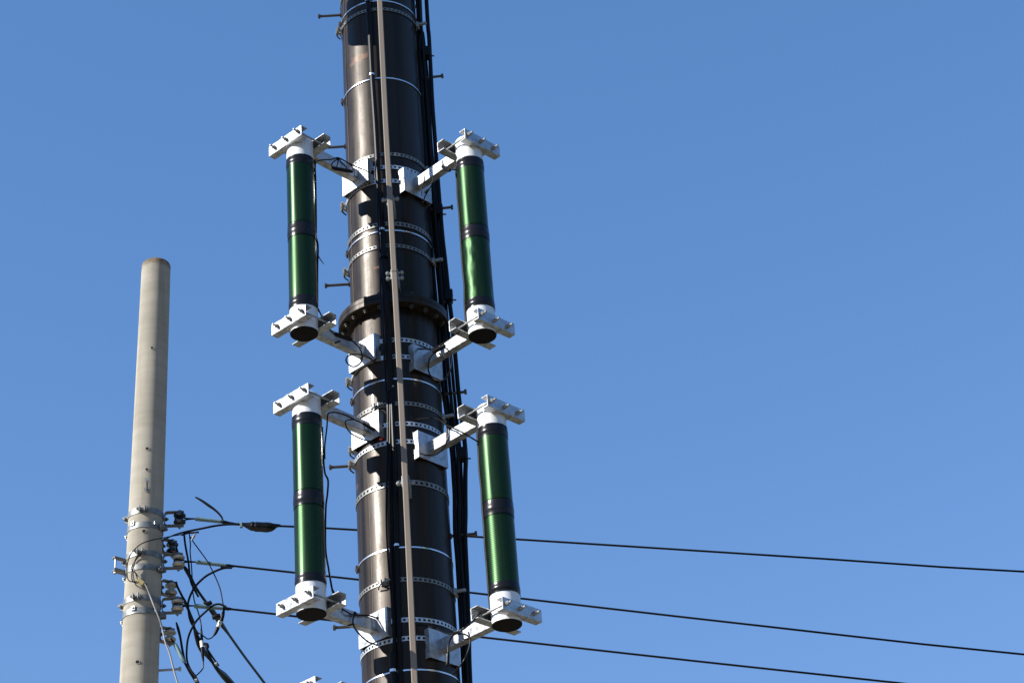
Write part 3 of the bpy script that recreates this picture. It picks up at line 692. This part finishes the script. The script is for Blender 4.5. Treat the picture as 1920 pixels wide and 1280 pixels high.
# spool insulators in U-shaped clevises
POLE_O = Vector((BX, CYp, 0))
def spool(label, ymid, az, porc, extra=0.):
    p = POLE_O+cl(az, .1, 7.6); z0 = z_at(p.x+.1, p.y, ymid); r = cpr(z0)
    base = POLE_O+cl(az, r, z0)
    root = empty('spool_insulator', base, R(az-90)); tag(root, label, 'insulator', 'spool insulators in brackets on the concrete pole')
    L = .128+extra; h = .047; c = .018
    P = [(L, 0, h)]+[(.010+c-c*math.sin(R(a)), 0, h-c+c*math.cos(R(a))) for a in range(0, 91, 18)]
    P += [(.010+c-c*math.cos(R(a)), 0, -h+c-c*math.sin(R(a))) for a in range(0, 91, 18)]+[(L, 0, -h)]
    MB().bar(P, (0, 1, 0), .034, .0065).build('clevis', M_clevis, root, bevel=.001)
    b = MB(); b.rod((L-.026, 0, -h-.022), (L-.026, 0, h+.012), .0055, 8); b.rod((L-.026, 0, h+.003), (L-.026, 0, h+.012), .012, 6, False)
    b.rod((L-.026, 0, -h-.014), (L-.026, 0, -h-.003), .011, 6, False); b.build('pin', M_zinc, root)
    b = MB(); b.rod((.0, 0, 0), (.034, 0, 0), .006, 8); b.rod((.014, 0, 0), (.026, 0, 0), .012, 6, False); b.build('bracket_bolt', M_bolt, root)
    s_ = MB(); s_.lathe([(.012, -.038), (.024, -.038), (.033, -.034), (.0385, -.027), (.0385, -.019), (.033, -.013), (.022, -.009), (.020, 0), (.022, .009), (.033, .013), (.0385, .019), (.0385, .027), (.031, .034), (.021, .038), (.012, .038)], 32, Matrix.Translation((L-.026, 0, 0)))
    s_.build('spool', porc, root)
    return base+Vector((math.sin(R(az)), -math.cos(R(az)), 0))*(L-.026)
S1 = spool('topmost dark spool insulator beside the wire with the fat black splice', 971, 97, M_navy)
S2 = spool('small dark spool insulator just under the topmost bracket', 1019, 128, M_navy, -.02)
S3 = spool('white spool insulator holding the middle long wire', 1050, 97, M_porc)
S4 = spool('white spool insulator turned away between the middle and lowest long wire brackets', 1096, 128, M_porc, -.02)
S5 = spool('white spool insulator holding the lowest long wire', 1133, 97, M_porc)
S6 = spool('lowest white spool insulator, behind the grey cable', 1184, 128, M_porc, -.02)
# left-hand bracket
p = POLE_O+cl(-75, .1, 7.6); z0 = z_at(p.x, p.y, 1063)
root = empty('pole_bracket', POLE_O+cl(-75, cpr(z0), z0), R(-48-90)); tag(root, 'empty two-armed steel bracket on the left side of the concrete pole', 'bracket')
b = MB(); b.prism([(-.02, .042), (.088, .042), (.088, .048), (-.02, .048)], -.018, .018); b.prism([(-.02, -.048), (.088, -.048), (.088, -.042), (-.02, -.042)], -.018, .018)
b.box(-.02, .088, .0142, .018, .03, .0415); b.box(-.02, .088, .0142, .018, -.0415, -.03)
b.build('bracket_arms', M_clevis, root)
b = MB(); b.rod((.072, 0, -.062), (.072, 0, .042), .006, 8); b.rod((.072, 0, -.06), (.072, 0, -.048), .012, 6, False); b.build('pin', M_zinc, root)

# ------------------------------------------------------------------ long wires
GW = 'long black wires crossing behind the mast'
def longwire(label, sp, y_pts, sleeve, r=.0068, splice=None):
    # y_pts: photo points; distance grows to the right
    def Yd(x): return sp.y+(x-343)/1577*1.0
    P = [at(x, y, Yd(x)) for x, y in y_pts]
    d = (P[-1]-P[-2]).normalized()
    for k in range(1, 8):
        q = P[len(y_pts)-1]+d*3.0*k; q.z += .012*(k*3)**2*.6; P.append(q)
    mb = MB(); mb.tube(P, r, 10, 3)
    o = mb.build('overhead_wire', M_cable, origin=P[0]); tag(o, label, 'wire', GW)
    a = at(sleeve[0], sleeve[1], Yd(sleeve[0]))-o.location; b = at(sleeve[2], sleeve[3], Yd(sleeve[2]))-o.location
    n_ = 26; rr = [.0130*(1 if i % 2 else .88)*(1.08-.2*i/n_) for i in range(n_+1)]
    MB().tube([a.lerp(b, i/n_) for i in range(n_+1)], rr, 10, 1).build('grip_sleeve', M_sleeve, o)
    # two strands round the spool
    c0 = sp-o.location
    for s_ in (-1, 1):
        loop = [a, a.lerp(c0, .55)+Vector((0, s_*.02, s_*.006)), c0+Vector((0, s_*.029, 0)), c0+Vector((-.02, s_*.02, 0)), c0+Vector((-.029, 0, 0))]
        MB().tube(loop, .0048, 8, 5).build('loop_strand', M_cable, o)
    MB().tube([b, b+(b-a).normalized()*.02, b+(b-a).normalized()*.05], [.009, .011, .0065], 10, 2).build('sleeve_end', M_rubber, o)
    if splice:
        pts = [at(x, y, Yd(x))-o.location for x, y, _ in splice]
        MB().tube(pts, [q[2] for q in splice], 14, 4).build('splice_cover', M_tape, o)
    return o
w1 = longwire('topmost long wire, with a fat black splice near the concrete pole', S1,
     [(412, 976), (460, 984), (520, 985.5), (600, 989), (670, 993), (880, 1005), (1200, 1025), (1560, 1048), (1920, 1071)], (366, 972, 414, 977.5),
     splice=[(447, 981, .008), (458, 983, .013), (468, 985.5, .024), (472, 986, .030), (477, 986.5, .028), (480, 987, .032), (490, 987.5, .031), (500, 988, .033), (508, 987.5, .029), (513, 986.5, .022), (519, 985, .012), (526, 985, .008)])
w2 = longwire('middle long wire running right from a white spool insulator', S3,
     [(424, 1058), (434, 1060), (672, 1086), (975, 1121), (1440, 1174), (1920, 1226)], (368, 1053, 424, 1059.5))
w3 = longwire('lowest long wire, leaving the photo at its bottom right', S5,
     [(418, 1139.5), (530, 1152), (905, 1194), (1300, 1238), (1690, 1280), (1920, 1306)], (364, 1135, 420, 1140))
# clip on wire 1
p = at(452, 983, S1.y)-w1.location; MB().box(-.008, .008, -.012, .012, -.02, .012, Matrix.Translation(p)).build('wire_clip', M_sleeve, w1, bevel=.002)

# ------------------------------------------------------------------ service cables right of the concrete pole
GS = 'black service cables tangled beside the concrete pole'
def sc(label, pts, r, m_=None, dY=0., parts=(), name='service_cable'):
    P = [(x, y, 12.0+dY+(z[0] if z else 0)) for x, y, *z in pts]
    r = [v*1.12 for v in r] if isinstance(r, list) else r*1.12
    c = cable(name, label, 'cable', P, r, m_, GS, seg=10)
    for (nm, pp, rr, mm) in parts:
        MB().tube([at(x, y, 12.0+dY-.01)-c.location for x, y in pp], rr, 12, 3).build(nm, mm, c)
    return c
sc('tapered black cable end pointing up left above the topmost grip sleeve',
   [(366.5, 931.5), (378, 938), (391, 947), (401, 954), (410, 962), (416, 970), (418, 978)], [.004, .007, .0085, .007, .006, .0055, .005])
sc('black jumper cable running from the fat splice back to the concrete pole',
   [(450, 983), (430, 982.5), (405, 985), (380, 990), (350, 996), (330, 1001), (318, 1006), (308, 1011), (290, 1018), (272, 1028), (262, 1040, -.12), (254, 1050, -.14), (250, 1062, -.14)], [.006]*5+[.0035]*8, dY=-.02)
sc('thin black cable arching over the concrete pole above the dark spool',
   [(372, 998), (350, 1000), (325, 1004), (305, 1008, -.08), (285, 1012, -.13), (265, 1019, -.14), (250, 1032, -.14), (242, 1045, -.13), (238, 1065, -.12), (240, 1085, -.13), (248, 1090, -.14), (258, 1089, -.14)], .003)
sc('black jumper arc dropping from the middle long wire sleeve',
   [(435, 1064), (420, 1064.5), (402, 1071), (383, 1082), (364.6, 1101), (354, 1124), (353, 1139), (356, 1160), (364, 1176), (372, 1188)], .0062, dY=.03,
   parts=(('sleeve', [(414, 1062.5), (435, 1064)], [.009, .007], M_rubber),))
sc('black jumper arc dropping from the lowest long wire sleeve',
   [(424, 1137), (412, 1132), (400, 1134), (389, 1143), (371, 1160), (360, 1177), (352.5, 1197), (350, 1220), (351, 1239), (357.5, 1255), (367, 1268), (374, 1284)], .0058, dY=.02)
sc('thick black cable dropping straight from the jumper past the white insulators',
   [(345, 999), (347, 1018), (350, 1035), (353.5, 1055), (356, 1080), (360, 1096), (372, 1118)], .0058, dY=.06)
sc('thin black cable hanging nearly straight to the lower white tag',
   [(355, 1001), (357, 1020), (356.5, 1035), (359, 1060), (361, 1095), (362, 1112), (366, 1132), (372, 1148), (377, 1170), (378, 1188)], .0034, dY=.05,
   parts=(('cable_tag', [(378, 1201), (379.5, 1213)], [.0125, .0125], M_tag), ('plug', [(377.5, 1178), (378, 1190), (378.5, 1201)], [.005, .008, .009], M_rubber), ('plug', [(379.5, 1213), (380, 1226), (381.5, 1240)], [.011, .010, .004], M_rubber)))
sc('thin black cable swinging far right to the upper white tag',
   [(357, 1006), (363, 1016), (374, 1031), (389, 1052), (401, 1075), (412, 1101), (417, 1125), (419, 1141), (417, 1152), (414, 1160), (411, 1168), (405, 1182), (399, 1193), (390, 1197), (382, 1192), (374, 1186)], .0034, dY=.04,
   parts=(('cable_tag', [(413, 1164), (409, 1175)], [.0125, .0125], M_tag), ('plug', [(420, 1142), (418, 1152), (415, 1163)], [.006, .011, .012], M_rubber), ('plug', [(408.5, 1176), (404, 1186), (399, 1193)], [.012, .010, .003], M_rubber)))
sc('thin black cable hanging from the lower tag plug',
   [(381, 1240), (381, 1250), (376, 1258), (366, 1267)], .0035, dY=.04)
sc('short pale cable end poking right of the jumper bundle', [(340, 1003), (352, 999), (366, 998), (373, 997)], .005, M_cable, dY=-.01,
   parts=(('plug', [(367, 999), (363, 1006), (359, 1013)], [.003, .008, .004], M_grey),))
sc('black service drop from the small dark insulator down to the bottom edge, right',
   [(330, 1022, .02), (335, 1040, .05), (341, 1056, .1), (348, 1066, .15), (356, 1080, .2), (366, 1099, .3), (376, 1114, .4), (386, 1128, .5), (398, 1145, .7), (412, 1165, .9), (430, 1190, 1.2), (460, 1232, 1.8), (497, 1281, 2.6), (560, 1366, 4)],
   [.005, .005, .0055, .011, .011, .009, .0075, .0085, .016, .015, .0075, .0078, .0085, .009], dY=0.,
   parts=(('splice_knob', [(383, 1128), (390, 1131), (397, 1128)], [.010, .014, .013], M_rubber), ('splice_knob', [(398, 1158), (406, 1155), (413, 1153)], [.012, .017, .013], M_rubber)))
sc('black service drop from the middle turned insulator down to the bottom edge',
   [(330, 1090, .0), (333, 1100, .03), (341, 1116, .1), (348, 1132, .15), (357, 1152, .25), (364, 1176, .3), (368, 1190, .35), (374, 1205, .4), (380, 1218, .5), (388, 1226, .6), (398, 1240, .7), (408, 1254, .8), (420, 1266, 1.), (436, 1284, 1.2), (460, 1312, 1.5)],
   [.006, .0065, .0065, .007, .0075, .008, .012, .019, .018, .015, .0085, .012, .020, .020, .01],
   parts=(('splice_knob', [(382, 1206), (388, 1208), (389, 1214)], [.008, .012, .010], M_rubber), ('wire_clip', [(403, 1245), (407, 1243)], [.010, .010], M_zinc)))
sc('thin parallel strand right of the middle service drop', [(386, 1212, .5), (394, 1224, .6), (402, 1236, .7), (410, 1247, .75)], .0055)
sc('black service drop from the lowest insulator with a dark teal sleeve',
   [(321, 1196), (326, 1204, .03), (336, 1222, .1), (346, 1241, .15), (356, 1258, .2), (366, 1273, .3), (380, 1296, .4)], [.0045, .0055, .006, .006, .0085, .010, .011],
   parts=(('grip_sleeve', [(326, 1205), (330, 1210), (343, 1236), (347, 1240)], [.007, .0125, .0125, .006], M_sleeve), ('wire_clip', [(365, 1275), (370, 1274)], [.010, .010], M_zinc)))
sc('tapered black cable end standing beside the teal sleeve',
   [(330.5, 1166), (334, 1178), (338, 1194), (341, 1212), (344, 1228), (347, 1240)], [.004, .008, .0065, .0065, .0065, .005], dY=.02)
sc('dark strands from the middle turned insulator into the teal sleeve line',
   [(334, 1100), (340, 1113), (349, 1128), (356, 1146), (364, 1165)], .004, dY=.08)
# grey cable down the pole face with a small junction block
sc('grey cable wandering down the face of the concrete pole',
   [(250, 1062, -.14), (253, 1072, -.14), (262, 1083, -.14), (274, 1098, -.14), (281, 1115, -.13), (290, 1138, -.13), (299, 1160, -.12), (305, 1180, -.1), (309, 1200, -.1), (318, 1225, -.1), (325, 1252, -.1), (334, 1284, -.1)], [.0035]*3+[.0048]*9, M_grey)
sc('black loop of thin cable on the concrete pole by the junction block',
   [(262, 1036, -.14), (254, 1048, -.14), (249, 1062, -.14), (247, 1078, -.14), (249, 1089, -.14), (258, 1092, -.145), (264, 1086, -.145)], .0032)
sc('second thin loop wrapped round the lug on the concrete pole',
   [(268, 1031, -.145), (258, 1045, -.145), (250, 1056, -.145), (246, 1066, -.14), (254, 1074, -.145), (258, 1086, -.145), (262, 1090, -.145)], .0028)
p = at(264, 1090, 11.86)
jb = MB(); M = Matrix.Rotation(R(38), 4, 'Y') @ Matrix.Rotation(R(14), 4, 'Z')
jb.box(-.022, .022, -.012, .012, -.011, .011, M)
o = jb.build('junction_block', M_ybox, origin=(0, 0, 0), bevel=.002); o.location = p
tag(o, 'small yellowish junction block on thin cables on the concrete pole', 'junction block')
kb = MB(); kb.box(.0225, .040, -.012, .012, -.012, .012, M); kb.build('block_end', M_dark, o, bevel=.002)
# red cap by the lower left mounting plate
p = at(714, 823, 10.98); o = MB().rod((-.008, 0, 0), (.008, 0, 0), .006, 10).build('wire_cap', M_red); o.location = p
tag(o, 'tiny red wire cap beside the lower left mounting plate', 'wire cap')
